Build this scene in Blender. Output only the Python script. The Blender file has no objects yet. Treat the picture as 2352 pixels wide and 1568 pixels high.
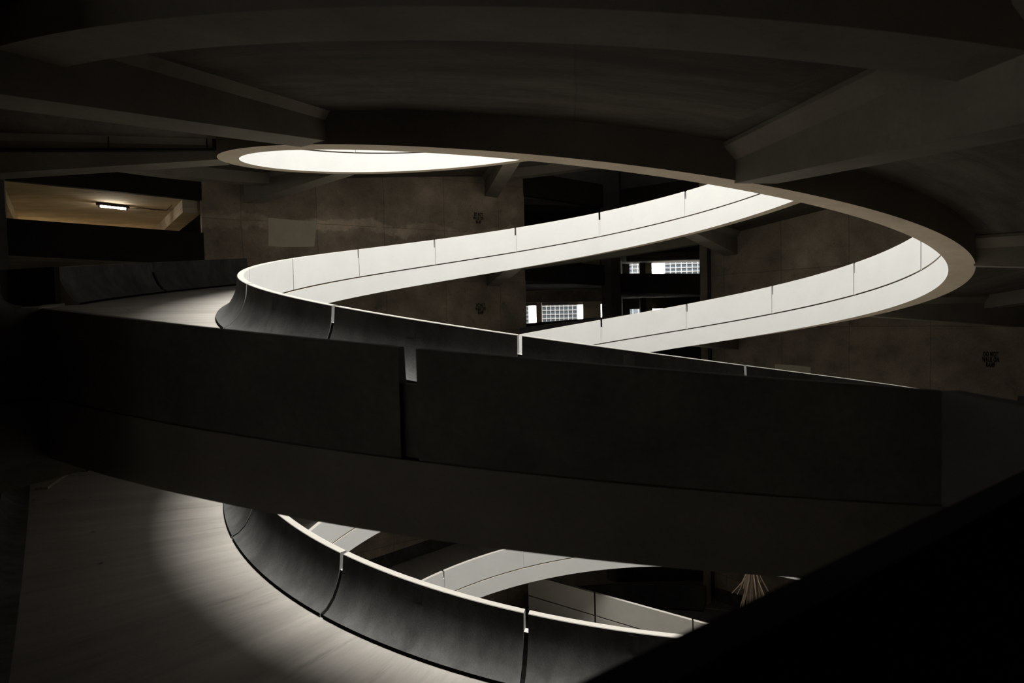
import bpy, bmesh, math, random
from mathutils import Vector, Matrix
pi = math.pi
random.seed(4)
scene = bpy.context.scene
C = scene.collection
# ------------------------------------------------------------------ units
S = 9.0            # metres per unit: the inner well has a radius of 9 m
Z0 = 1.72          # the eye stands 1.72 units above the well floor
D = 2.1971         # eye to helix axis
H = 0.49674        # rise between one ramp and the next
ZA = -0.05435      # rim of the near ramp on the side of the eye
T, W, G, B = 0.0162, 0.054, 0.1117, 0.1885
R, O1, O2, O3, WO = 1.5787, 0.0079, -0.0969, -0.1725, 0.081
def rad(d): return math.radians(d)
# ------------------------------------------------------------------ camera
yaw, pitch, roll, fpx = -0.0992, -0.0411, -0.0234, 1558.8
fw = Vector((math.sin(yaw)*math.cos(pitch), math.cos(yaw)*math.cos(pitch), math.sin(pitch)))
rt = Vector((math.cos(yaw), -math.sin(yaw), 0)); up = rt.cross(fw)
r2 = rt*math.cos(roll)+up*math.sin(roll); u2 = -rt*math.sin(roll)+up*math.cos(roll)
CAM = Vector((0, -D, 0))
cd = bpy.data.cameras.new('camera'); cam = bpy.data.objects.new('camera', cd); C.objects.link(cam)
m3 = Matrix((r2, u2, -fw)).transposed()
cam.matrix_world = Matrix.Translation((0, -D*S, Z0*S)) @ m3.to_4x4()
cd.sensor_width = 36; cd.lens = 36*fpx/2352; cd.clip_start = 0.05; cd.clip_end = 600
cd.dof.use_dof = True; cd.dof.focus_distance = 17; cd.dof.aperture_fstop = 1.2
scene.camera = cam
# ------------------------------------------------------------------ sky, exposure
SKY_ZENITH, SKY_HORIZON = 70.0, 4.0      # bright overcast, brightest overhead
wd = bpy.data.worlds.new('sky'); scene.world = wd; wd.use_nodes = True
wn, wl = wd.node_tree.nodes, wd.node_tree.links
bgn = wn['Background']; bgn.inputs[0].default_value = (1.0, 0.985, 0.95, 1)
wtc = wn.new('ShaderNodeTexCoord'); wsp = wn.new('ShaderNodeSeparateXYZ'); wmr = wn.new('ShaderNodeMapRange')
wl.new(wtc.outputs['Generated'], wsp.inputs[0]); wl.new(wsp.outputs['Z'], wmr.inputs[0])
wmr.inputs[1].default_value = .15; wmr.inputs[2].default_value = .95; wmr.inputs[3].default_value = SKY_HORIZON; wmr.inputs[4].default_value = SKY_ZENITH
wl.new(wmr.outputs[0], bgn.inputs[1])
vs = scene.view_settings
vs.view_transform = 'Standard'; vs.look = 'None'; vs.gamma = 1; vs.use_curve_mapping = False
vs.exposure = 0.0
def portal(loc, rot, sx, sy):
    l = bpy.data.lights.new('sky_portal', 'AREA'); l.shape = 'RECTANGLE'; l.size = sx*S; l.size_y = sy*S
    l.cycles.is_portal = True
    o = bpy.data.objects.new('sky_portal', l); C.objects.link(o)
    o.location = (loc[0]*S, loc[1]*S, (loc[2]+Z0)*S); o.rotation_euler = rot
ROOF = 3.2
portal((0, 0, ROOF+.03), (0, 0, 0), 2.1, 2.1)
scene.cycles.max_bounces = 10; scene.cycles.diffuse_bounces = 6
scene.cycles.sample_clamp_indirect = 6

# ------------------------------------------------------------------ helpers
def V(x, y, z): return Vector((x*S, y*S, (z+Z0)*S))
def zrim(strand, phi): return ZA + (H if strand == 2 else 0) + 2*H*phi/(2*pi)
def HP(r, off, strand, phi): return V(-r*math.sin(phi), -r*math.cos(phi), zrim(strand, phi)+off)
def ray(u, v):
    d = fw + r2*((u-1176)/fpx) - u2*((v-784)/fpx); return d
def px(u, v, y):
    d = ray(u, v); s = (y-CAM.y)/d.y; return CAM + d*s
def on_plane(u, v, phi, a):
    n = Vector((-math.sin(phi), -math.cos(phi), 0)); d = ray(u, v); s = (a-CAM.dot(n))/d.dot(n); return CAM+d*s
def finish(name, bm, mats, parent=None, smooth=30, loc=None, rotz=0.0):
    bmesh.ops.recalc_face_normals(bm, faces=bm.faces)
    me = bpy.data.meshes.new(name); bm.to_mesh(me); bm.free()
    for m in (mats if isinstance(mats, (list, tuple)) else [mats]): me.materials.append(m)
    if smooth:
        for p in me.polygons: p.use_smooth = True
        me.set_sharp_from_angle(angle=rad(smooth))
    o = bpy.data.objects.new(name, me); C.objects.link(o)
    if loc is not None:
        o.location = loc; o.rotation_euler = (0, 0, rotz)
    if parent is not None: o.parent = parent
    return o
def tag(o, label=None, cat=None, group=None, kind=None):
    if label: o['label'] = label
    if cat: o['category'] = cat
    if group: o['group'] = group
    if kind: o['kind'] = kind
    return o
def empty(name, loc=(0, 0, 0), rotz=0.0):
    o = bpy.data.objects.new(name, None); C.objects.link(o); o.location = loc; o.rotation_euler = (0, 0, rotz); o.empty_display_size = .3
    return o
def recentre(o):
    """put the origin of a world-space mesh at the middle of its underside"""
    vs_ = [v.co.copy() for v in o.data.vertices]
    c = Vector(((min(v.x for v in vs_)+max(v.x for v in vs_))/2, (min(v.y for v in vs_)+max(v.y for v in vs_))/2, min(v.z for v in vs_)))
    o.data.transform(Matrix.Translation(-c)); o.location = c
    return o
def sweep(bm, prof, phis, point, midx=None, caps=True):
    """closed profile prof(phi)->[(r, off)] swept along phis; point(r, off, phi)->Vector. UV: metres along, metres round."""
    uvl = bm.loops.layers.uv.verify()
    rings, arcs = [], []
    a = 0.0; prev = None
    for ph in phis:
        pr = prof(ph) if callable(prof) else prof
        ring = [bm.verts.new(point(r, off, ph)) for r, off in pr]
        if prev is not None: a += abs(ph-prev)*S*pr[0][0] if pr[0][0] > .2 else abs(ph-prev)*S
        prev = ph; rings.append(ring); arcs.append(a)
    n = len(rings[0])
    pr = prof(phis[0]) if callable(prof) else prof
    cum = [0.0]
    for i in range(n):
        q = pr[(i+1) % n]; p = pr[i]; cum.append(cum[-1]+math.hypot(q[0]-p[0], q[1]-p[1])*S)
    for k in range(len(rings)-1):
        for i in range(n):
            j = (i+1) % n
            f = bm.faces.new((rings[k][i], rings[k+1][i], rings[k+1][j], rings[k][j]))
            f.material_index = midx[i] if midx else 0
            for lp, uv in zip(f.loops, ((arcs[k], cum[i]), (arcs[k+1], cum[i]), (arcs[k+1], cum[i+1]), (arcs[k], cum[i+1]))): lp[uvl].uv = uv
    if caps:
        for ring in (rings[0], rings[-1]):
            f = bm.faces.new(ring)
            for lp, p in zip(f.loops, pr): lp[uvl].uv = (p[0]*S, p[1]*S)
def prism(bm, pts, vec, mi=0):
    """polygon pts (Vectors) extruded by vec"""
    uvl = bm.loops.layers.uv.verify()
    a = [bm.verts.new(p) for p in pts]; b = [bm.verts.new(p+vec) for p in pts]
    fs = [bm.faces.new(a), bm.faces.new(list(reversed(b)))]
    n = len(pts)
    for i in range(n): fs.append(bm.faces.new((a[i], b[i], b[(i+1) % n], a[(i+1) % n])))
    for f in fs:
        f.material_index = mi
        nrm = f.normal if f.normal.length else Vector((0, 0, 1)); f.normal_update(); nrm = f.normal
        ax = Vector((0, 0, 1)) if abs(nrm.z) < .7 else Vector((0, 1, 0))
        tu = ax.cross(nrm).normalized(); tv = nrm.cross(tu)
        for lp in f.loops: lp[uvl].uv = (lp.vert.co.dot(tu), lp.vert.co.dot(tv))
def box(bm, c0, c1, mi=0):
    x0, y0, z0 = c0; x1, y1, z1 = c1
    prism(bm, [V(x0, y0, z0), V(x1, y0, z0), V(x1, y1, z0), V(x0, y1, z0)], Vector((0, 0, (z1-z0)*S)), mi)
def tube(bm, pts, r, n=10, mi=0):
    rings = []
    for i, p in enumerate(pts):
        d = (pts[min(i+1, len(pts)-1)]-pts[max(i-1, 0)]).normalized()
        a = Vector((0, 0, 1)) if abs(d.z) < .9 else Vector((1, 0, 0))
        s = d.cross(a).normalized(); t = s.cross(d)
        rr = r[i] if isinstance(r, (list, tuple)) else r
        rings.append([bm.verts.new(p+(s*math.cos(2*pi*k/n)+t*math.sin(2*pi*k/n))*rr) for k in range(n)])
    for a, b in zip(rings[:-1], rings[1:]):
        for k in range(n):
            f = bm.faces.new((a[k], a[(k+1) % n], b[(k+1) % n], b[k])); f.material_index = mi
    bm.faces.new(list(reversed(rings[0]))); bm.faces.new(rings[-1])

# ------------------------------------------------------------------ materials
def concrete(name, col, var=.25, grain=6.0, streak=(1, 1), rough=.9, bump=.15, stain=.35, seams=None, seam_dark=.55, coord='UV', spec=.25, scar=None, spots=0.0):
    """mottled cast concrete; streak stretches the mottling along u or v; seams=(width,height,mortar) draws formwork joints"""
    m = bpy.data.materials.new(name); m.use_nodes = True
    nt = m.node_tree; N = nt.nodes; L = nt.links
    bs = N['Principled BSDF']; bs.inputs['Roughness'].default_value = rough; bs.inputs['Specular IOR Level'].default_value = spec
    tc = N.new('ShaderNodeTexCoord'); oi = N.new('ShaderNodeObjectInfo')
    mp = N.new('ShaderNodeMapping'); mp.inputs['Scale'].default_value = (1/streak[0], 1/streak[1], 1)
    add = N.new('ShaderNodeVectorMath'); add.operation = 'ADD'
    mul = N.new('ShaderNodeVectorMath'); mul.operation = 'SCALE'; mul.inputs['Scale'].default_value = 37.0
    cmb = N.new('ShaderNodeCombineXYZ'); L.new(oi.outputs['Random'], cmb.inputs[0]); L.new(oi.outputs['Random'], cmb.inputs[1]); L.new(oi.outputs['Random'], cmb.inputs[2])
    L.new(cmb.outputs[0], mul.inputs[0]); L.new(tc.outputs[coord], mp.inputs['Vector']); L.new(mp.outputs[0], add.inputs[0]); L.new(mul.outputs[0], add.inputs[1])
    def noise(scale, det, rgh=.6):
        n = N.new('ShaderNodeTexNoise'); n.inputs['Scale'].default_value = scale; n.inputs['Detail'].default_value = det; n.inputs['Roughness'].default_value = rgh
        L.new(add.outputs[0], n.inputs['Vector']); return n.outputs['Fac']
    def math_(op, a, b, clamp=False):
        n = N.new('ShaderNodeMath'); n.operation = op; n.use_clamp = clamp
        for i, q in enumerate((a, b)):
            if isinstance(q, (int, float)): n.inputs[i].default_value = q
            else: L.new(q, n.inputs[i])
        return n.outputs[0]
    def rng(x, a, b, c, d):
        n = N.new('ShaderNodeMapRange'); L.new(x, n.inputs[0])
        for i, q in enumerate((a, b, c, d)): n.inputs[i+1].default_value = q
        return n.outputs[0]
    big = noise(.45, 4); mid = noise(grain*.35, 5); fine = noise(grain*5, 3)
    v = math_('MULTIPLY', rng(big, .3, .7, 1-var, 1+var), rng(mid, .3, .7, 1-var*.7, 1+var*.7))
    v = math_('MULTIPLY', v, rng(fine, .3, .7, 1-var*.35, 1+var*.35))
    st = rng(noise(1.1, 6, .7), .60, .72, 1, 1-stain); v = math_('MULTIPLY', v, st)
    if seams:
        w_, h_, mo = seams
        br = N.new('ShaderNodeTexBrick'); br.offset = .0; br.inputs['Scale'].default_value = 1
        br.inputs['Brick Width'].default_value = w_; br.inputs['Row Height'].default_value = h_; br.inputs['Mortar Size'].default_value = mo; br.inputs['Mortar Smooth'].default_value = .3
        br.inputs['Color1'].default_value = (1, 1, 1, 1); br.inputs['Color2'].default_value = (.80, .80, .80, 1); br.inputs['Mortar'].default_value = (seam_dark,)*3+(1,)
        dist = N.new('ShaderNodeTexNoise'); dist.inputs['Scale'].default_value = .8
        sc = N.new('ShaderNodeVectorMath'); sc.operation = 'SCALE'; sc.inputs['Scale'].default_value = .10
        L.new(tc.outputs[coord], dist.inputs['Vector']); L.new(dist.outputs['Color'], sc.inputs[0])
        ad2 = N.new('ShaderNodeVectorMath'); ad2.operation = 'ADD'; L.new(tc.outputs[coord], ad2.inputs[0]); L.new(sc.outputs[0], ad2.inputs[1]); L.new(ad2.outputs[0], br.inputs['Vector'])
        bw = N.new('ShaderNodeRGBToBW'); L.new(br.outputs['Color'], bw.inputs[0])
        v = math_('MULTIPLY', v, bw.outputs[0])
    if spots:     # small dark oil drops
        vo = N.new('ShaderNodeTexVoronoi'); vo.inputs['Scale'].default_value = 1.7; L.new(tc.outputs[coord], vo.inputs['Vector'])
        sc_ = N.new('ShaderNodeSeparateColor'); L.new(vo.outputs['Color'], sc_.inputs[0])
        rad_ = math_('MULTIPLY', math_('POWER', sc_.outputs[0], 3.0), .13)
        v = math_('MULTIPLY', v, rng(math_('SUBTRACT', vo.outputs['Distance'], rad_), -.02, .03, 1-spots, 1))
    if scar:      # a pale ragged strip where something was cut off the wall, at a height of scar[0] metres
        ge = N.new('ShaderNodeNewGeometry'); sx = N.new('ShaderNodeSeparateXYZ'); L.new(ge.outputs['Position'], sx.inputs[0])
        n2 = N.new('ShaderNodeTexNoise'); n2.inputs['Scale'].default_value = .35; n2.inputs['Detail'].default_value = 6; n2.inputs['Roughness'].default_value = .65; L.new(ge.outputs['Position'], n2.inputs['Vector'])
        dz = math_('ABSOLUTE', math_('SUBTRACT', math_('ADD', sx.outputs['Z'], rng(n2.outputs['Fac'], .3, .7, -.45, .45)), scar[0]), 0)
        v = math_('MULTIPLY', v, rng(dz, scar[1]*.8, scar[1]*1.25, scar[2], 1))
    mx = N.new('ShaderNodeMix'); mx.data_type = 'RGBA'; mx.blend_type = 'MULTIPLY'; mx.inputs['Factor'].default_value = 1
    mx.inputs['A'].default_value = (*col, 1); L.new(v, mx.inputs['B'])
    L.new(mx.outputs['Result'], bs.inputs['Base Color'])
    if bump:
        bp = N.new('ShaderNodeBump'); bp.inputs['Strength'].default_value = bump; bp.inputs['Distance'].default_value = .02
        L.new(fine, bp.inputs['Height']); L.new(bp.outputs[0], bs.inputs['Normal'])
    return m
def plain(name, col, rough=.6, metal=0.0, emit=None, es=0.0, spec=.4):
    m = bpy.data.materials.new(name); m.use_nodes = True; bs = m.node_tree.nodes['Principled BSDF']
    N = m.node_tree.nodes; L = m.node_tree.links
    nz = N.new('ShaderNodeTexNoise'); nz.inputs['Scale'].default_value = 9; tc = N.new('ShaderNodeTexCoord'); L.new(tc.outputs['Object'], nz.inputs['Vector'])
    mr = N.new('ShaderNodeMapRange'); mr.inputs[1].default_value = .3; mr.inputs[2].default_value = .7; mr.inputs[3].default_value = .85; mr.inputs[4].default_value = 1.12; L.new(nz.outputs['Fac'], mr.inputs[0])
    mx = N.new('ShaderNodeMix'); mx.data_type = 'RGBA'; mx.blend_type = 'MULTIPLY'; mx.inputs['Factor'].default_value = 1
    mx.inputs['A'].default_value = (*col, 1); L.new(mr.outputs[0], mx.inputs['B']); L.new(mx.outputs['Result'], bs.inputs['Base Color'])
    bs.inputs['Roughness'].default_value = rough; bs.inputs['Metallic'].default_value = metal; bs.inputs['Specular IOR Level'].default_value = spec
    if emit: bs.inputs['Emission Color'].default_value = (*emit, 1); bs.inputs['Emission Strength'].default_value = es
    return m
M_WELL_LIT = concrete('lit_well_concrete', (.36, .356, .342), var=.03, stain=.04, bump=.04, grain=4)  # plain bare concrete; the light of the well is put into this paler tone
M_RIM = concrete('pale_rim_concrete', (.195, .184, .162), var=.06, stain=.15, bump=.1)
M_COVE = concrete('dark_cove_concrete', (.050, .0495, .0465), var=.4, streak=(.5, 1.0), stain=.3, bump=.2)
M_RING_LIT = concrete('ring_beam_lit_concrete', (.58, .495, .375), var=.12, stain=.12)
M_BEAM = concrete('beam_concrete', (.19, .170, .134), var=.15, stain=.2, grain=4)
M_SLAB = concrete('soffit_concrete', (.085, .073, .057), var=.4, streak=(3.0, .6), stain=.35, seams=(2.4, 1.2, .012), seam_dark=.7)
M_FLOOR = concrete('ramp_floor_concrete', (.19, .176, .156), var=.16, streak=(.25, 3.0), stain=.3, bump=.3, grain=5, spots=.6)
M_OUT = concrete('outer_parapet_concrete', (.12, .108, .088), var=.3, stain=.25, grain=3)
WALL_ARGS = dict(var=.34, stain=.4, seams=(3.1, 2.45, .02), seam_dark=.6, grain=3)
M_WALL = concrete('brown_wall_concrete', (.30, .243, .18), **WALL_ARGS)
M_WALLB = concrete('scarred_wall_concrete', (.30, .243, .18), scar=((.442+Z0)*S, .26, 1.5), **WALL_ARGS)
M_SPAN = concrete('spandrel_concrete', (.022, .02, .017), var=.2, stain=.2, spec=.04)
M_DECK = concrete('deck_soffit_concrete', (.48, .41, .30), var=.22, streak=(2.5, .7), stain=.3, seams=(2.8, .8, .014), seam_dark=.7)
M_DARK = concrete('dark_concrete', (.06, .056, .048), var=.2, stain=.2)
M_BLACK = plain('black_joint_sealant', (.004, .004, .004), .9, spec=.05)
M_PATCH = concrete('grey_paint', (.52, .465, .35), var=.08, stain=.08)
M_INK = plain('black_stencil_paint', (.012, .010, .008), .8, spec=.1)
M_PIPE = plain('black_iron_pipe', (.015, .014, .013), .6)
M_METAL = plain('grey_metal', (.25, .25, .25), .4, .6)
M_TUBE = plain('fluorescent_tube_glow', (1, .95, .85), .5, emit=(1, .90, .72), es=150)
M_GLASS = plain('blue_grey_glass', (.020, .026, .032), .15)
M_MULL = plain('pale_mullion_metal', (.085, .085, .085), .5)
M_FACADE = concrete('white_facade_concrete', (.6, .58, .55), var=.05, stain=.05)
M_FROND = plain('dry_palm_frond', (.05, .032, .017), .8)

# ------------------------------------------------------------------ setting: walls, roof, floor
J0 = 5.9
WALLS = {'wall_left': (50.9, 1.54), 'wall_back': (140.9, 1.54), 'wall_right': (230.9, 1.56), 'wall_near': (320.9, 1.55)}
def wall_frame(deg):
    p = rad(deg); return Vector((-math.sin(p), -math.cos(p), 0)), Vector((-math.cos(p), math.sin(p), 0))
def wall_slab(name, deg, a, t0, t1, z0a, z0b, z1a, z1b, th, mat, parent=None):
    """upright slab on a wall plane, z0 bottom and z1 top at t0 (a) and t1 (b)"""
    n, t = wall_frame(deg); bm = bmesh.new()
    q = [n*a+t*t0, n*a+t*t1]
    pts = [V(q[0].x, q[0].y, z0a), V(q[1].x, q[1].y, z0b), V(q[1].x, q[1].y, z1b), V(q[0].x, q[0].y, z1a)]
    prism(bm, pts, n*(th*S)); return recentre(finish(name, bm, mat, parent, smooth=0))
FLOOR_Z = -Z0
for nm, (dg, a) in WALLS.items():
    tag(wall_slab(nm, dg, a, -.86, .86, FLOOR_Z, FLOOR_Z, ROOF, ROOF, .035, M_WALLB if nm == 'wall_back' else M_WALL), kind='structure')
bm = bmesh.new(); box(bm, (-9, -9, FLOOR_Z-.05), (9, 16, FLOOR_Z)); tag(recentre(finish('floor', bm, M_FLOOR, smooth=0)), kind='structure')
# roof with the round hole of the well
bm = bmesh.new(); n = 96
def ringpts(r, z): return [bm.verts.new(V(r*math.cos(2*pi*i/n), r*math.sin(2*pi*i/n), z)) for i in range(n)]
def sqpts(z):
    out = []
    for i in range(n):
        a = 2*pi*i/n; k = 1/max(abs(math.cos(a)), abs(math.sin(a)))
        out.append(bm.verts.new(V(7*k*math.cos(a), min(3.9, 7*k*math.sin(a)), z)))
    return out
ra, rb, sa, sb = ringpts(1.0, ROOF), ringpts(1.0, ROOF+.05), sqpts(ROOF), sqpts(ROOF+.05)
for i in range(n):
    j = (i+1) % n
    for q in ((ra[i], ra[j], sa[j], sa[i]), (rb[i], rb[j], sb[j], sb[i]), (ra[i], ra[j], rb[j], rb[i]), (sa[i], sa[j], sb[j], sb[i])): bm.faces.new(q)
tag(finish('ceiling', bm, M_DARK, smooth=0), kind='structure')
# outer walls of the garage round the helix
FY = 3.7
WO_ = (-6.4, -2.2, -.20, .36)     # opening in the west side, behind and left of the eye
for y0, y1, z0, z1 in ((-7, 3.9, FLOOR_Z, WO_[2]), (-7, WO_[0], WO_[2], WO_[3]), (WO_[1], 3.9, WO_[2], WO_[3]), (-7, 3.9, WO_[3], ROOF)):
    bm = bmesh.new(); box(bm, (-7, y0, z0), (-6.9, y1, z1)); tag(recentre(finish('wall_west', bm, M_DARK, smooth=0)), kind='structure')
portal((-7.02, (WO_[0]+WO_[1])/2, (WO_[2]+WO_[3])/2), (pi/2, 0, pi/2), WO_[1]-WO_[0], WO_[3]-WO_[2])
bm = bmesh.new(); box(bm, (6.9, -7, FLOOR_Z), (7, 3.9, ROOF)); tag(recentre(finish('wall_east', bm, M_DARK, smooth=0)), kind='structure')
SO = (-6.5, -4.3, -.12, .25)      # opening in the south side of the garage, behind the eye
for x0, x1, z0, z1 in ((-7, 7, FLOOR_Z, SO[2]), (-7, SO[0], SO[2], SO[3]), (SO[1], 7, SO[2], SO[3]), (-7, 7, SO[3], ROOF)):
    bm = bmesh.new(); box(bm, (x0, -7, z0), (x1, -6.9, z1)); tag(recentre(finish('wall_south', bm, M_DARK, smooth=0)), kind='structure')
portal(((SO[0]+SO[1])/2, -7.02, (SO[2]+SO[3])/2), (pi/2, 0, pi), SO[1]-SO[0], SO[3]-SO[2])
# ------------------------------------------------------------------ the two spiral ramps
def sector(phi):
    """distance from the axis of the ramp's outer edge"""
    d = math.degrees(phi) % 360
    for dg, a in WALLS.values():
        e = (d-dg+180) % 360-180
        if abs(e) <= 26.7: return a/math.cos(rad(e))
    return R-.006
def frange(a, b, step):
    n_ = max(1, int(round((b-a)/step))); return [a+(b-a)*i/n_ for i in range(n_+1)]
BR0, BR1 = 1+W-.004, 1.70
HW, HX, HZ = .0377, .020, .022
def radial_beam(strand, deg, parent):
    p = rad(deg); rv = Vector((-math.sin(p), -math.cos(p), 0)); tv = Vector((-math.cos(p), math.sin(p), 0))
    z = zrim(strand, p); bm = bmesh.new(); uvl = bm.loops.layers.uv.verify(); rings = []
    for r in (BR0, 1.25, 1.45, BR1):
        bot = z-B+.001-.085*(r-1-W); top = z-.120
        pr = [(-HW-HX, top), (-HW-HX, z-.127), (-HW, z-.127-HZ), (-HW, bot), (HW, bot), (HW, z-.127-HZ), (HW+HX, z-.127), (HW+HX, top)]
        rings.append(([bm.verts.new(V(*(rv*r+tv*s)[:2], zz)) for s, zz in pr], r, pr))
    for (a, ra_, pa), (b, rb_, pb) in zip(rings[:-1], rings[1:]):
        c = 0
        for i in range(8):
            j = (i+1) % 8; f = bm.faces.new((a[i], b[i], b[j], a[j])); l = math.hypot(pa[j][0]-pa[i][0], pa[j][1]-pa[i][1])
            for lp, uv in zip(f.loops, ((ra_*S, c*S), (rb_*S, c*S), (rb_*S, (c+l)*S), (ra_*S, (c+l)*S))): lp[uvl].uv = uv
            c += l
    bm.faces.new(rings[0][0]); bm.faces.new(rings[-1][0])
    o = finish('radial_beam', bm, M_BEAM, smooth=0); recentre(o); o.parent = parent; return o
STEP = rad(1.5)
def make_ramp(strand, p0, p1, label):
    root = empty('spiral_ramp', (0, 0, HP(1, -B, strand, p0).z))
    tag(root, label, 'ramp')
    def part(name, bm, mats, **k):
        o = finish(name, bm, mats, **k); o.data.transform(Matrix.Translation(-root.location)); o.parent = root; return o
    pt = lambda r, off, ph: HP(r, off, strand, ph)
    bm = bmesh.new()
    sweep(bm, lambda ph: [(1.006, -.127), (1.006, -.1106), (sector(ph), -.105), (sector(ph), -.127)], frange(p0, p1, STEP), pt, [1, 0, 1, 1])
    part('ramp_slab', bm, [M_FLOOR, M_SLAB])
    bm = bmesh.new()
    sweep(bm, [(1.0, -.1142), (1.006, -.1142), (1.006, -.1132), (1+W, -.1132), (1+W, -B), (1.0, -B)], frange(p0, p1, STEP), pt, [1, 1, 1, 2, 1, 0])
    part('ring_beam', bm, [M_WELL_LIT, M_RING_LIT, M_BEAM])  # underside paler for its light, outer face darker for its shade, by material
    d0, d1 = math.degrees(p0), math.degrees(p1)
    for k in range(-20, 20):
        dc = J0+90*k
        if dc-22.5 >= d0-1 and dc+22.5 <= d1+1 and dc < 720:
            bm = bmesh.new()
            sweep(bm, [(R-WO, -.115), (R-WO, O3), (R, O3), (R, -.0992), (R-.03, -.0992), (R-.03, -.115)], frange(rad(dc-23.5), rad(dc+23.5), STEP), pt, [0]*6)
            part('outer_beam', bm, [M_BEAM])
        for e in (-22.5, 22.5):
            if d0+3 < dc+e < min(d1-3, 700):
                o = radial_beam(strand, dc+e, None); o.location -= root.location; o.parent = root
    return root
K1, K2 = (-28, 50), (-34, 42)
P1 = tuple(rad(J0+22.5*k) for k in K1); P2 = tuple(rad(J0+22.5*k) for k in K2)
ramp1 = make_ramp(1, *P1, 'concrete spiral ramp crossing in front at mid height, rising behind as the upper white band')
ramp2 = make_ramp(2, *P2, 'concrete spiral ramp whose underside forms the ceiling round the oval opening')

# ------------------------------------------------------------------ parapet panels
HALF = rad(11.25); GAP = rad(.24)
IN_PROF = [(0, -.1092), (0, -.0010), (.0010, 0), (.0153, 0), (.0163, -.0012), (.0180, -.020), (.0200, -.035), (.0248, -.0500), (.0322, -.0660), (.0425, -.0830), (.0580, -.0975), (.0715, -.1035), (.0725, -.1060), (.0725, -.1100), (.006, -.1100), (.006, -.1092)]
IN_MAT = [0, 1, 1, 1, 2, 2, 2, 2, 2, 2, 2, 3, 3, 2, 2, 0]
FILL_PROF = [(.0030, -.1100), (.0030, -.034), (.0180, -.034), (.0228, -.050), (.0302, -.066), (.0405, -.083), (.056, -.0985), (.0695, -.1045), (.0705, -.1100)]
OUT_PROF = [(R, O2), (R, O1-.001), (R-.001, O1), (R-.0155, O1), (R-.0165, O1-.0012), (R-.018, -.014), (R-.020, -.028), (R-.025, -.043), (R-.032, -.058), (R-.0425, -.076), (R-.058, -.092), (R-.0715, -.0985), (R-.0725, -.1035), (R-.0725, -.1052), (R-.01, -.1052)]
OUT_MAT = [0, 0, 1, 0, 2, 2, 2, 2, 2, 2, 2, 3, 3, 2, 0]
OFILL_PROF = [(R-.004, O2), (R-.004, -.027), (R-.015, -.027), (R-.019, -.043), (R-.0265, -.058), (R-.0365, -.076), (R-.052, -.0935), (R-.066, -.1020), (R-.066, -.1052), (R-.01, -.1052)]
def local(base, zb):
    def f(r, off, ph): return Vector((-r*math.sin(ph)*S, (-r*math.cos(ph)+base)*S, (off-zb+2*H*ph/(2*pi))*S))
    return f
def make_panel(name, prof, fill, base, zb, mats, midx, plate, HALF=HALF, GAP=GAP):
    root_bm = bmesh.new(); pt = local(base, zb)
    sweep(root_bm, prof, frange(-HALF+GAP, HALF-GAP, rad(1.1)), pt, midx)
    body = finish(name, root_bm, mats, smooth=24)
    bm = bmesh.new(); sweep(bm, fill, frange(HALF-GAP-.0004, HALF+GAP+.0004, rad(.24)), pt, [0, 0]+[1]*(len(fill)-2))
    finish('joint_infill', bm, [mats[0], M_BLACK], body, smooth=0)
    if plate:
        bm = bmesh.new(); sweep(bm, [(.0150, -.006), (.0173, -.006), (.0205, -.034), (.0150, -.034)], frange(rad(-.55)+plate, rad(.55)+plate, rad(.55)), lambda r, off, ph: pt(1+r, off, ph), [0]*4)
        finish('cover_plate', bm, [M_COVE], body, smooth=0)
    return body
inner0 = make_panel('inner_parapet_panel', [(1+r, z) for r, z in IN_PROF], [(1+r, z) for r, z in FILL_PROF], 1.03, -.11, [M_WELL_LIT, M_RIM, M_COVE, M_BLACK], IN_MAT, rad(.6))
OHALF = rad(9.15)
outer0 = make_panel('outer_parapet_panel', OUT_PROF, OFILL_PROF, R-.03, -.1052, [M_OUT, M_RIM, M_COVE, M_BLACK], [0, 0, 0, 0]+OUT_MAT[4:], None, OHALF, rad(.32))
PANELS = {'inner': [inner0, False, 1.03, -.11], 'outer': [outer0, False, R-.03, -.1052]}
def place(kind, strand, k, label, group):
    """panel between joint k and joint k+1 (joints every 22.5 degrees from J0)"""
    src, used, base, zb = PANELS[kind]
    pm = rad(J0+22.5*(k+.5))
    if kind == 'outer':      # two panels on each open corner, meeting at its middle
        c_ = 4*math.floor((k+1)/4); pm = rad(J0+22.5*c_+9.15*(1 if k >= c_ else -1))
    if used:
        o = src.copy(); C.objects.link(o)
        for ch in src.children:
            c = ch.copy(); C.objects.link(c); c.parent = o
    else:
        o = src; PANELS[kind][1] = True
    o.location = V(-base*math.sin(pm), -base*math.cos(pm), zrim(strand, pm)+zb); o.rotation_euler = (0, 0, -pm)
    tag(o, label, 'parapet', group)
    return o
ORD = ['first', 'second', 'third', 'fourth', 'fifth', 'sixth', 'seventh', 'eighth', 'ninth', 'tenth', 'eleventh']
VIS = {}   # (kind, strand, k) -> label, group ; filled below
def band(strand, ks, text, group, kind='inner'):
    for i, k in enumerate(ks): VIS[(kind, strand, k)] = (text % ORD[i], group)
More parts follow.
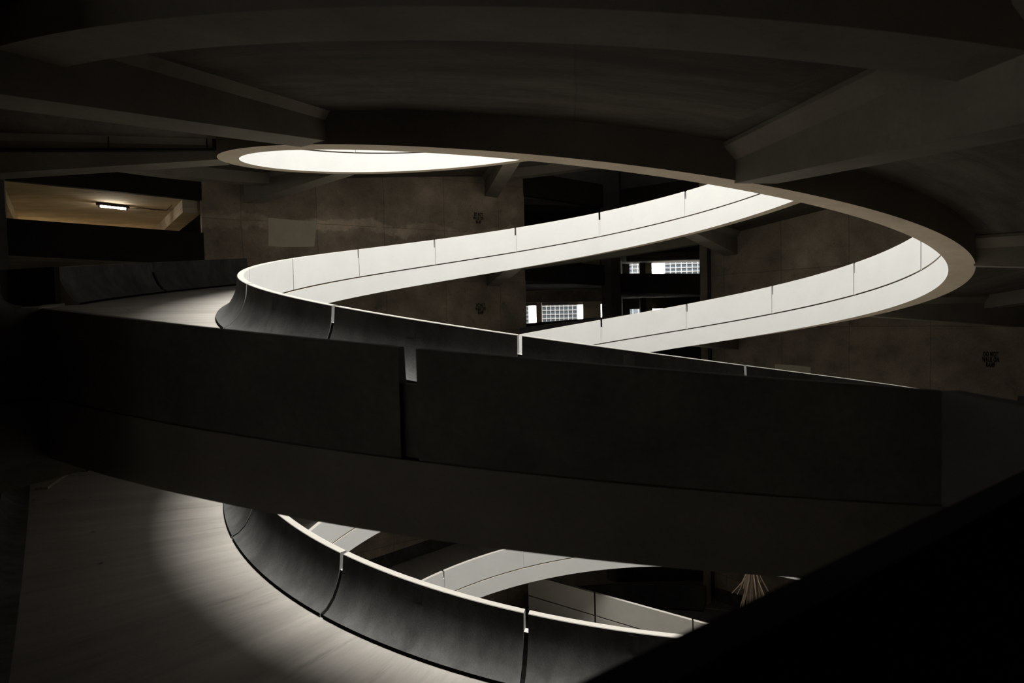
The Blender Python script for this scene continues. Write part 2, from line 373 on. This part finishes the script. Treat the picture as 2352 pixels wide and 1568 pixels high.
# k: joint index, 0 = joint at 5.9 degrees on the near side
band(1, range(4, 10), 'white inner parapet panel on the upper band across the well, %s from its left end', 'panels of the upper white band')
band(2, range(-9, -3), 'white inner parapet panel on the lower band across the well, %s from its left end', 'panels of the lower white band')
band(1, [2, 1, 0, -1], 'dark coved inner parapet panel on the near ramp in front, %s from the left', 'inner panels of the near ramp')
band(2, [-14, -15, -16, -17], 'black coved parapet panel with bright rim on the ramp below, %s from its top', 'inner panels of the ramp below')
band(2, range(4, 6), 'white panel glimpsed inside the oval ceiling opening, %s from the left', 'panels inside the oval opening')
band(2, range(-27, -24), 'pale parapet panel far below on the lowest curved band, %s from its left end', 'panels of the lowest band')
VIS[('inner', 1, -12)] = ('pale parapet panel seen just under the near ramp, left of the lowest curved band', None)
band(1, [0, -1], 'large dark outer parapet panel of the near ramp, %s from the right', 'outer panels of the near ramp', 'outer')
VIS[('outer', 1, 0)] = ('large dark outer parapet panel of the near ramp, left of the slot', 'outer panels of the near ramp')
VIS[('outer', 1, -1)] = ('large dark outer parapet panel of the near ramp, right of the slot', 'outer panels of the near ramp')
band(1, [3, 4], 'dim coved outer parapet panel behind the lit floor at left, %s from the left edge', 'outer panels at left', 'outer')
band(2, [-9, -8], 'dark outer parapet panel under the small windows, %s from the left', 'outer panels under the windows', 'outer')
for (kind, strand, k), (lab, grp) in sorted(VIS.items(), key=lambda q: (q[0][0], q[0][1], q[0][2])): place(kind, strand, k, lab, grp)
# the turns the photograph does not show carry a plain kerb wall of the same section
def plain_parapet(strand, k0, k1):
    bm = bmesh.new()
    sweep(bm, [(1+r, z) for r, z in IN_PROF], frange(rad(J0+22.5*k0), rad(J0+22.5*k1), STEP), lambda r, off, ph: HP(r, off, strand, ph), IN_MAT)
    o = finish('inner_kerb_wall', bm, [M_WELL_LIT, M_RIM, M_COVE, M_BLACK], smooth=24)
    root = ramp1 if strand == 1 else ramp2
    o.data.transform(Matrix.Translation(-root.location)); o.parent = root
def runs(kind, strand, lo, hi):
    out = []; cur = None
    for k in range(lo, hi):
        if (kind, strand, k) not in VIS:
            if cur is None: cur = k
        elif cur is not None: out.append((cur, k)); cur = None
    if cur is not None: out.append((cur, hi))
    return out
for s, lo, hi in ((1, *K1), (2, *K2)):
    for a, b in runs('inner', s, lo, hi): plain_parapet(s, a, b)
    root = ramp1 if s == 1 else ramp2
    for c4 in range(-8, 9):
        c_ = 4*c4
        if c_-1 < lo or c_+1 > min(hi, 32): continue
        if ('outer', s, c_) not in VIS and ('outer', s, c_-1) not in VIS:
            bm = bmesh.new()
            sweep(bm, OUT_PROF, frange(rad(J0+22.5*c_-18.3), rad(J0+22.5*c_+18.3), STEP), lambda r, off, ph: HP(r, off, s, ph), [0, 0, 0, 0]+OUT_MAT[4:])
            o = finish('outer_kerb_wall', bm, [M_OUT, M_RIM, M_COVE, M_BLACK], smooth=24); o.data.transform(Matrix.Translation(-root.location)); o.parent = root
        # low coved kerb at the foot of the wall that follows this corner
        w0, w1 = J0+22.5*(c_+2)-26.6, J0+22.5*(c_+2)+26.6
        bm = bmesh.new()
        sweep(bm, lambda ph: [(sector(ph)+q, zz) for q, zz in ((.004, -.060), (-.006, -.060), (-.008, -.070), (-.014, -.082), (-.026, -.093), (-.045, -.1005), (-.062, -.1035), (-.063, -.107), (.004, -.107))], frange(rad(w0), rad(w1), rad(2.2)), lambda r, off, ph: HP(r, off, s, ph), [0]*9)
        o = finish('wall_kerb', bm, M_COVE, smooth=24); o.data.transform(Matrix.Translation(-root.location)); o.parent = root

# ------------------------------------------------------------------ return parapets at the near corner
def return_wall(deg, end, strand, label, R=R, mat=None):
    mat = mat or M_OUT
    p = rad(deg); a = Vector((-R*math.sin(p), -R*math.cos(p), 0)); b = Vector((end[0], end[1], 0)); z = zrim(strand, p)
    d = (b-a).normalized(); nrm = Vector((d.y, -d.x, 0)); nrm = nrm if nrm.dot(-a) < 0 else -nrm
    root = empty('return_parapet', V(a.x, a.y, z+O3)); tag(root, label, 'parapet')
    side = Vector((-d.y, d.x, 0)); side = side if side.x*(1 if a.x > 0 else -1) > 0 else -side
    for nm, z0, z1, th in (('panel', O2, O1, .0163), ('edge_beam', O3, O2-.0023, .04), ('joint_filler', O2-.003, O2+.001, .012)):
        bm = bmesh.new()
        o_ = side*(.004 if nm == 'joint_filler' else 0)
        prism(bm, [V(q.x+o_.x, q.y+o_.y, zz) for q, zz in ((a, z+z0), (b, z+z0), (b, z+z1), (a, z+z1))], side*(th*S))
        o = finish(nm, bm, mat if nm != 'joint_filler' else M_BLACK, smooth=0); o.data.transform(Matrix.Translation(-root.location)); o.parent = root
return_wall(23.8, (-.66, -1.70), 1, 'dark return parapet at the left edge beside the near ramp')
return_wall(-12.0, (.345, -1.80), 1, 'grey return parapet at the right edge joining the near ramp', R, M_DARK)
return_wall(77.9, (-1.79, -.26), 1, 'black return parapet at the far left beyond the lit floor', R-.02, M_SPAN)

# ------------------------------------------------------------------ deck the eye stands on, with its parapet
rh = Vector((rt.x, rt.y, 0)); fh = Vector((math.sin(yaw), math.cos(yaw), 0))
def camgp(lat, d, z): q = CAM+rh*lat+fh*d; return Vector((q.x, q.y, z))
qa, qb = camgp(.3017, .40, 0), camgp(.0206, .1845, 0)
dd = (qa-qb).normalized(); qa2, qb2 = qa+dd*.10, qb-dd*.45
nn = Vector((dd.y, -dd.x, 0)); nn = nn if nn.dot(fh) < 0 else -nn      # towards the eye
ZT = -.1008
bm = bmesh.new(); prof = [(0, -.16), (0, 0), (.0163, 0), (.018, -.02), (.020, -.035), (.0248, -.05), (.0322, -.066), (.0425, -.083), (.058, -.0975), (.0715, -.104), (.0725, -.16)]
L_ = (qb2-qa2).length
sweep(bm, prof, [0, L_*.33, L_*.66, L_], lambda r, off, s: V(qa2.x-dd.x*s+nn.x*r, qa2.y-dd.y*s+nn.y*r, ZT+off), [0]*len(prof))
tag(recentre(finish('deck_parapet', bm, M_SPAN, smooth=24)), 'blurred black parapet crossing the bottom right corner diagonally', 'parapet')
bm = bmesh.new(); e0, e1 = qa2, qb2-dd*1.5
prism(bm, [V(e0.x, e0.y, ZT-.125), V(e1.x, e1.y, ZT-.125), V(e1.x+nn.x*4, e1.y+nn.y*4, ZT-.125), V(e0.x+nn.x*4, e0.y+nn.y*4, ZT-.125)], Vector((0, 0, -.03*S)))
tag(recentre(finish('floor', bm, M_DARK, smooth=0)), kind='structure')

# ------------------------------------------------------------------ decks seen through the open corners
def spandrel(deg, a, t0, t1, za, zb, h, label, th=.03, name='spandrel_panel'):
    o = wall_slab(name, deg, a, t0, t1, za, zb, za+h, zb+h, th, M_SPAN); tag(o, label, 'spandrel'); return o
def deck(deg, a, t0, t1, za, zb, depth, th=.03, mat=None):
    n, t = wall_frame(deg); bm = bmesh.new(); q = [n*a+t*t0, n*a+t*t1, n*(a+depth)+t*t1, n*(a+depth)+t*t0]
    z = [za, zb, zb, za]
    prism(bm, [V(p.x, p.y, zz) for p, zz in zip(q, z)], Vector((0, 0, th*S)))
    return tag(recentre(finish('floor', bm, mat or M_DECK, smooth=0)), kind='structure')
# west corner, left of the back wall
nW, tW = wall_frame(140.9)
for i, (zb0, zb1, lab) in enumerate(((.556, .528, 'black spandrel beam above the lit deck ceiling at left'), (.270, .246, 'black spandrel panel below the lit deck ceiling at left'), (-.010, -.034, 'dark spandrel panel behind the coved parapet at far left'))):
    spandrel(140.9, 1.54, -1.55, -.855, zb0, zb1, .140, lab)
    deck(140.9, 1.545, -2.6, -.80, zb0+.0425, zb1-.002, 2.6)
bm = bmesh.new(); prism(bm, [V(*(nW*1.50+tW*-1.62)[:2], FLOOR_Z), V(*(nW*1.50+tW*-1.55)[:2], FLOOR_Z), V(*(nW*1.57+tW*-1.55)[:2], FLOOR_Z), V(*(nW*1.57+tW*-1.62)[:2], FLOOR_Z)], Vector((0, 0, (ROOF-FLOOR_Z)*S)))
tag(recentre(finish('corner_column', bm, M_DARK, smooth=0)), 'black corner column at the far left edge', 'column')
def deck_beam(t0, t1, z0, z1, n0, n1, label):
    bm = bmesh.new(); q = [nW*n0+tW*t0, nW*n0+tW*t1, nW*n1+tW*t1, nW*n1+tW*t0]
    prism(bm, [V(p.x, p.y, z0) for p in q], Vector((0, 0, (z1-z0)*S)))
    return tag(recentre(finish('deck_beam', bm, M_DECK, smooth=0)), label, 'beam')
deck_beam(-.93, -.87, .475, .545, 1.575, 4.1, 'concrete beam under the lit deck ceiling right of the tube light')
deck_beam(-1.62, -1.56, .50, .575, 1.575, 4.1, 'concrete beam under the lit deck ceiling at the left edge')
bm = bmesh.new(); q = [nW*4.1+tW*-2.8, nW*4.1+tW*-.7]
prism(bm, [V(q[0].x, q[0].y, -.1), V(q[1].x, q[1].y, -.1), V(q[1].x, q[1].y, .7), V(q[0].x, q[0].y, .7)], nW*(.04*S)); tag(recentre(finish('wall_deck', bm, M_DECK, smooth=0)), kind='structure')
# tube light on that ceiling
def soff(u, v, z): d = ray(u, v); s = (z-CAM.z)/d.z; return CAM+d*s
def soffw(u, v, drop):
    d = ray(u, v); s = 1.0
    for _ in range(30):
        q = CAM+d*s; zt = .556-.0403*(q.dot(tW)+1.55)-drop; s = (zt-CAM.z)/d.z
    return CAM+d*s
ta, tb = soffw(227, 471, .0125), soffw(291, 478, .0125)
def tube_light(a, b, label, cable=None):
    root = empty('tube_light', V(a.x, a.y, a.z)); tag(root, label, 'light')
    dr = (b-a).normalized(); sd = Vector((-dr.y, dr.x, 0))*.006
    bm = bmesh.new(); prism(bm, [V(*(a-dr*.01-sd*1.6)), V(*(b+dr*.01-sd*1.6)), V(*(b+dr*.01+sd*1.6)), V(*(a-dr*.01+sd*1.6))], Vector((0, 0, .012*S)))
    h = finish('housing', bm, M_PIPE, smooth=0); h.data.transform(Matrix.Translation(-root.location)); h.parent = root
    bm = bmesh.new(); tube(bm, [V(a.x, a.y, a.z-.004), V(b.x, b.y, b.z-.004)], .0036*S, 12)
    g = finish('glowing_tube', bm, M_TUBE); g.data.transform(Matrix.Translation(-root.location)); g.parent = root
    for e in (a, b):
        bm = bmesh.new(); tube(bm, [V(*(e-dr*.004))+Vector((0, 0, -.004*S)), V(*(e+dr*.004))+Vector((0, 0, -.004*S))], .0065*S, 12)
        c = finish('end_cap', bm, M_METAL); c.data.transform(Matrix.Translation(-root.location)); c.parent = root
    if cable:
        bm = bmesh.new(); tube(bm, [V(*q) for q in cable], .0018*S, 6)
        c = finish('conduit', bm, M_PIPE); c.data.transform(Matrix.Translation(-root.location)); c.parent = root
cab = [soffw(u, v, .002) for u, v in ((293, 478), (312, 478.5), (322, 477), (350, 481), (383, 483), (392, 474), (395, 471))]
tube_light(ta, tb, 'glowing fluorescent tube under the deck ceiling at left', cab)
# the other tubes of the row stand hidden behind the spandrel: lamps only
for dn, tt in ((1.0, -1.45), (1.0, -.75), (1.8, -1.45), (1.8, -.75)):
    p_ = nW*(1.96+dn)+tW*tt
    l = bpy.data.lights.new('tube_lamp', 'AREA'); l.shape = 'RECTANGLE'; l.size = 1.2; l.size_y = .1; l.energy = 170; l.color = (1, .84, .60)
    o = bpy.data.objects.new('tube_lamp', l); C.objects.link(o); o.location = V(p_.x, p_.y, .50)
# north corner, left half (in line with the back wall) and right half (in line with the right wall)
nE, tE = wall_frame(230.9)
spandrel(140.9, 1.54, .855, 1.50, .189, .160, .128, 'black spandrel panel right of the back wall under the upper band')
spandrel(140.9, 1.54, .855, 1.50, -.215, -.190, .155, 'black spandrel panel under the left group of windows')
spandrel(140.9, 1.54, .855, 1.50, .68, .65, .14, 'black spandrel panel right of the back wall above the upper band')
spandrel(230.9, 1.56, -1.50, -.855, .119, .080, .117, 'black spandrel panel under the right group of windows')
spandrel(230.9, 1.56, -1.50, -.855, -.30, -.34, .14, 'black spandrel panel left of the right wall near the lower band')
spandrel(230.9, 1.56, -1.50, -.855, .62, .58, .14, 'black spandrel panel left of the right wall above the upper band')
bm = bmesh.new(); cx_, cy_ = .205, 2.135
prism(bm, [V(cx_-.06, cy_, FLOOR_Z), V(cx_, cy_-.05, FLOOR_Z), V(cx_+.06, cy_, FLOOR_Z), V(cx_+.03, cy_+.06, FLOOR_Z), V(cx_-.03, cy_+.06, FLOOR_Z)], Vector((0, 0, (ROOF-FLOOR_Z)*S)))
tag(recentre(finish('corner_column', bm, M_DARK, smooth=0)), 'black corner column between the two groups of windows', 'column')
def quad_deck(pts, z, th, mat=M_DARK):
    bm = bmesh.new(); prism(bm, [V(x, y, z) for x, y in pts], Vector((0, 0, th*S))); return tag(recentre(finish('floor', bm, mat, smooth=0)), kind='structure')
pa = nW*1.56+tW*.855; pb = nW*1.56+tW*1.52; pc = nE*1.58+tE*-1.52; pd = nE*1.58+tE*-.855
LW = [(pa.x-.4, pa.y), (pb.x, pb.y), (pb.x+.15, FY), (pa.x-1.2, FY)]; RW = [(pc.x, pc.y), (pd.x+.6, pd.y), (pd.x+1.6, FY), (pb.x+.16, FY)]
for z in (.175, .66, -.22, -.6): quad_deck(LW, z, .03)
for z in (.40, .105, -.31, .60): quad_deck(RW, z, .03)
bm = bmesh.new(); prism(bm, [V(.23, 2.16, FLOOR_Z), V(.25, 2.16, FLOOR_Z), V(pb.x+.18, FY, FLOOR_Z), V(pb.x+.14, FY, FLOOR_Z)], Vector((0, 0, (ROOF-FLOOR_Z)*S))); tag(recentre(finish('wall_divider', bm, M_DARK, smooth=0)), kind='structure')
# the outer face of the garage on the north side, with the two window bands cut out
def rect_wall(x0, x1, z0, z1, name='wall_north', mat=None, y0=FY, y1=FY+.06):
    bm = bmesh.new(); box(bm, (x0, y0, z0), (x1, y1, z1)); return tag(recentre(finish(name, bm, mat or M_DARK, smooth=0)), kind='structure')
A0, A1 = px(1190, 700, FY), px(1384, 700, FY); B0, B1 = px(1446, 610, FY), px(1625, 610, FY)
zA0, zA1 = px(1300, 745, FY).z, px(1300, 700, FY).z; zB0, zB1 = px(1530, 640, FY).z, px(1530, 590, FY).z
rect_wall(-7, 7, FLOOR_Z, zA0); rect_wall(-7, A0.x, zA0, zA1); C0, C1 = px(1447, 715, FY), px(1535, 715, FY); zC = px(1490, 709, FY).z
rect_wall(A1.x, C0.x, zA0, zA1); rect_wall(C0.x, C1.x, zC, zA1); rect_wall(C1.x, 7, zA0, zA1); rect_wall(-7, 7, zA1, zB0)
rect_wall(-7, B0.x, zB0, zB1); rect_wall(B1.x, 7, zB0, zB1); rect_wall(-7, 7, zB1, ROOF)
def pier(u0, u1, z0, z1, y, dep, mat, label, name='pier'):
    z0, z1 = FLOOR_Z, ROOF-.02
    if y < FY: z1 = .64
    else: z1 = 2.0
    a, b = px(u0, 660, y), px(u1, 660, y); bm = bmesh.new(); box(bm, (a.x, y, z0), (b.x, y+dep, z1)); return tag(recentre(finish(name, bm, mat, smooth=0)), label, 'pier')
pier(1213, 1229, zA0-.1, zA1+.1, 8.7, .15, M_FACADE, 'sunlit white pier in the left group of windows, next to the back wall')
pier(1326, 1338, zA0-.1, zA1+.1, 8.7, .15, M_FACADE, 'sunlit white pier right of the glass building in the left group of windows')
pier(1231, 1243, zA0, zA1, FY-.15, .06, M_WALL, 'brown pier left of the glass building in the left group of windows')
pier(1338, 1379, zA0, zA1, FY-.10, .05, M_DECK, 'brown wall panel at the right of the left group of windows')
pier(1498, 1526, zB0-.1, zB1+.1, 8.7, .15, M_FACADE, 'broad sunlit white pier in the right group of windows')
pier(1483, 1498, zB0, zB1, FY-.08, .05, M_DECK, 'tan pier left of the white one in the right group of windows')
pier(1470, 1483, zB0, zB1, FY-.12, .06, M_DARK, 'black pier near the left end of the right group of windows')
def inner_beam(u0, u1, v0, v1, y, label, mat):
    a, b = px(u0, (v0+v1)/2, y), px(u1, (v0+v1)/2, y); bm = bmesh.new(); box(bm, (a.x, y, px(u0, v1, y).z), (b.x, y+.08, px(u0, v0, y).z))
    return tag(recentre(finish('deck_beam', bm, mat, smooth=0)), label, 'beam')
inner_beam(1190, 1384, 669, 696, 3.1, 'brown deck beam above the left group of windows', M_WALL)
inner_beam(1440, 1618, 582, 599, 2.6, 'brown deck beam above the right group of windows', M_WALL)
# the glass building across the street
def glass_building(u0, u1, v0, v1, y, nx, nz, label, zbase):
    a, b = px(u0, v1, y), px(u1, v0, y)
    root = empty('glass_building', V((a.x+b.x)/2, y, zbase)); tag(root, label, 'building')
    def part(nm, bm, mt):
        o = finish(nm, bm, mt, smooth=0); o.data.transform(Matrix.Translation(-root.location)); o.parent = root
    bm = bmesh.new(); box(bm, (a.x, y, zbase), (b.x, y+1.5, b.z+.3)); part('glass_wall', bm, M_GLASS)
    w = (b.x-a.x)/nx; h = (b.z-a.z)/nz
    for i in range(nx+1):
        bm = bmesh.new(); box(bm, (a.x+w*i-w*.06, y-.02, zbase), (a.x+w*i+w*.06, y+.01, b.z+.3)); part('mullion', bm, M_MULL)
    for k in range(nz+1):
        bm = bmesh.new(); box(bm, (a.x, y-.025, a.z+h*k-h*.06), (b.x, y+.01, a.z+h*k+h*.06)); part('transom', bm, M_MULL)
glass_building(1196, 1345, 692, 742, 9.0, 15, 5, 'blue grey glass building seen through the left group of windows', FLOOR_Z)
glass_building(1440, 1640, 585, 645, 10.5, 16, 6, 'pale glass building seen through the right group of windows', FLOOR_Z)

# ------------------------------------------------------------------ marks on the walls
def wall_quad(name, deg, a, pts, th, mat):
    n, t = wall_frame(deg); bm = bmesh.new(); q = [on_plane(u, v, rad(deg), a) for u, v in pts]
    prism(bm, [V(*(p-n*th)) for p in q], n*(th*S*.9)); return recentre(finish(name, bm, mat, smooth=0))
tag(wall_quad('paint_patch', 140.9, 1.54, [(616, 500), (650, 503), (700, 507), (727, 509), (725, 530), (722, 566), (690, 567), (645, 567), (616, 564), (617, 540)], .0012, M_PATCH), 'pale grey paint patch on the back wall at left', 'paint patch')
tag(wall_quad('paint_patch', 230.9, 1.56, [(1780, 836), (1820, 838), (1862, 843), (1861, 866), (1780, 862)], .0012, M_PATCH), 'grey paint patch on the right wall just above the near parapet', 'paint patch')
def stencil(u, v, deg, a, wpx, hpx, label):
    n, t = wall_frame(deg); q = on_plane(u, v, rad(deg), a)-n*.0015
    l, r = on_plane(u-wpx/2, v, rad(deg), a), on_plane(u+wpx/2, v, rad(deg), a); wid = (r-l).length*S
    cu = bpy.data.curves.new('stencil_sign', 'FONT'); cu.body = 'DO NOT\nWALK ON\nRAMP'; cu.align_x = 'CENTER'; cu.align_y = 'CENTER'
    cu.space_line = .82; cu.size = 1; cu.offset = .04; cu.extrude = .002; cu.space_character = 1.15
    cu.materials.append(M_INK)
    o = bpy.data.objects.new('stencil_sign', cu); C.objects.link(o)
    bpy.context.view_layer.update()
    k = wid/max(o.dimensions.x, .1); hgt = (on_plane(u, v-hpx/2, rad(deg), a).z-on_plane(u, v+hpx/2, rad(deg), a).z)*S; ky = hgt/max(o.dimensions.y, .1)
    xax = (t if t.dot(rt) > 0 else -t); zax = -n; yax = zax.cross(xax)
    o.matrix_world = Matrix.Translation(V(*q)) @ Matrix((xax*k, yax*ky, zax)).transposed().to_4x4()
    me = bpy.data.meshes.new_from_object(o.evaluated_get(bpy.context.evaluated_depsgraph_get())); mw = o.matrix_world.copy(); bpy.data.objects.remove(o)
    o = bpy.data.objects.new('stencil_sign', me); C.objects.link(o); o.matrix_world = mw
    tag(o, label, 'sign')
stencil(1098.5, 501.5, 140.9, 1.54, 23.5, 25.5, 'black stencilled DO NOT WALK ON RAMP high on the back wall above the upper band')
stencil(1103.5, 709.5, 140.9, 1.54, 23.5, 25, 'black stencilled DO NOT WALK ON RAMP on the back wall below the upper band')
stencil(2275.5, 826, 230.9, 1.56, 39.5, 36, 'large black stencilled DO NOT WALK ON RAMP on the right wall')
# drainpipe on the right wall
p_ = nE*1.55+tE*-.787; bm = bmesh.new(); tube(bm, [V(p_.x, p_.y, FLOOR_Z), V(p_.x, p_.y, ROOF)], .009*S, 12)
tag(recentre(finish('drainpipe', bm, M_PIPE)), 'dark vertical drainpipe at the left end of the right wall', 'pipe')
# sprinkler pipe under the ceiling at left
def off_plane(u, v, deg, o_):
    p = rad(deg); n = Vector((-math.cos(p), math.sin(p), 0)); d = ray(u, v); s = (o_-CAM.dot(n))/d.dot(n); return CAM+d*s
OP = -HW-.012
pe, ps = off_plane(492, 345, 73.4, OP), off_plane(0, 345, 73.4, OP); ps = ps+(ps-pe)*.25
root = empty('sprinkler_pipe', V(*pe)); tag(root, 'black sprinkler pipe hung under the ceiling at left', 'pipe')
def pp(nm, pts, r):
    bm = bmesh.new(); tube(bm, pts, r*S, 10); o = finish(nm, bm, M_PIPE); o.data.transform(Matrix.Translation(-root.location)); o.parent = root
pp('pipe', [V(*ps), V(*pe)], .0052)
e2 = off_plane(492, 318, 73.4, OP); pp('riser', [V(*pe), V(*e2)], .0052)
for u in (249, 475):
    a, b = off_plane(u, 345, 73.4, OP), off_plane(u, 305, 73.4, OP); pp('hanger', [V(*a), V(*b)], .0018)
# ------------------------------------------------------------------ bottom of the well
# straight exit ramp parapet falling to the right
a_, m_, b_, c_ = px(1211, 1318, 1.25), px(1366, 1362, 1.07), px(1592, 1425, .80), px(1690, 1452, .68)
def exit_panel(p, q, label, inset=.004):
    d = (q-p).normalized(); p2, q2 = p+d*inset, q-d*inset
    root = empty('exit_parapet', V(p.x, p.y, p.z-.24)); tag(root, label, 'parapet', 'parapets of the exit ramp')
    for nm, z0, z1, mt in (('panel', -.108, 0, M_RIM), ('edge_beam', -.24, -.114, M_RIM)):
        bm = bmesh.new(); prism(bm, [V(p2.x, p2.y, p2.z+z0), V(q2.x, q2.y, q2.z+z0), V(q2.x, q2.y, q2.z+z1), V(p2.x, p2.y, p2.z+z1)], Vector((0, .018*S, 0)))
        o = finish(nm, bm, mt, smooth=0); o.data.transform(Matrix.Translation(-root.location)); o.parent = root
exit_panel(a_, m_, 'pale sloping parapet panel at the bottom of the well, upper one of three')
exit_panel(m_, b_, 'pale sloping parapet panel at the bottom of the well, middle one of three')
exit_panel(b_, c_, 'pale sloping parapet panel at the bottom of the well, lowest one of three')
# dead palm
pc_ = px(1728, 1335, .35)
root = empty('dead_palm', V(pc_.x, pc_.y, FLOOR_Z)); tag(root, 'dry brown palm with hanging dead fronds deep in the well', 'palm')
bm = bmesh.new(); tube(bm, [V(pc_.x, pc_.y, FLOOR_Z), V(pc_.x+.004, pc_.y, pc_.z-.2), V(pc_.x, pc_.y, pc_.z+.06)], [.02*S, .015*S, .013*S], 12)
o = finish('trunk', bm, M_FROND); o.data.transform(Matrix.Translation(-root.location)); o.parent = root
for i in range(44):
    an = 2*pi*i/44+random.uniform(-.1, .1); ln = random.uniform(.06, .27); sp = random.uniform(.01, .06); top = pc_.z+random.uniform(.0, .06)
    dx, dy = math.cos(an), math.sin(an)
    pts = [V(pc_.x+dx*(.012+sp*f**1.1), pc_.y+dy*(.012+sp*f**1.1), top+.012*math.sin(pi*min(1, f*3))-ln*f) for f in (0, .08, .2, .4, .65, 1)]
    bm = bmesh.new()
    wv = Vector((-dy, dx, 0))*S*random.uniform(.0015, .006)
    ups = [bm.verts.new(p-wv*(1-.8*k/5)) for k, p in enumerate(pts)]; dns = [bm.verts.new(p+wv*(1-.8*k/5)) for k, p in enumerate(pts)]
    mids = [bm.verts.new(p+Vector((dx, dy, 0))*.004*S) for p in pts]
    for k in range(5):
        bm.faces.new((ups[k], ups[k+1], mids[k+1], mids[k])); bm.faces.new((mids[k], mids[k+1], dns[k+1], dns[k]))
    o = finish('frond', bm, M_FROND, smooth=0); o.data.transform(Matrix.Translation(-root.location)); o.parent = root
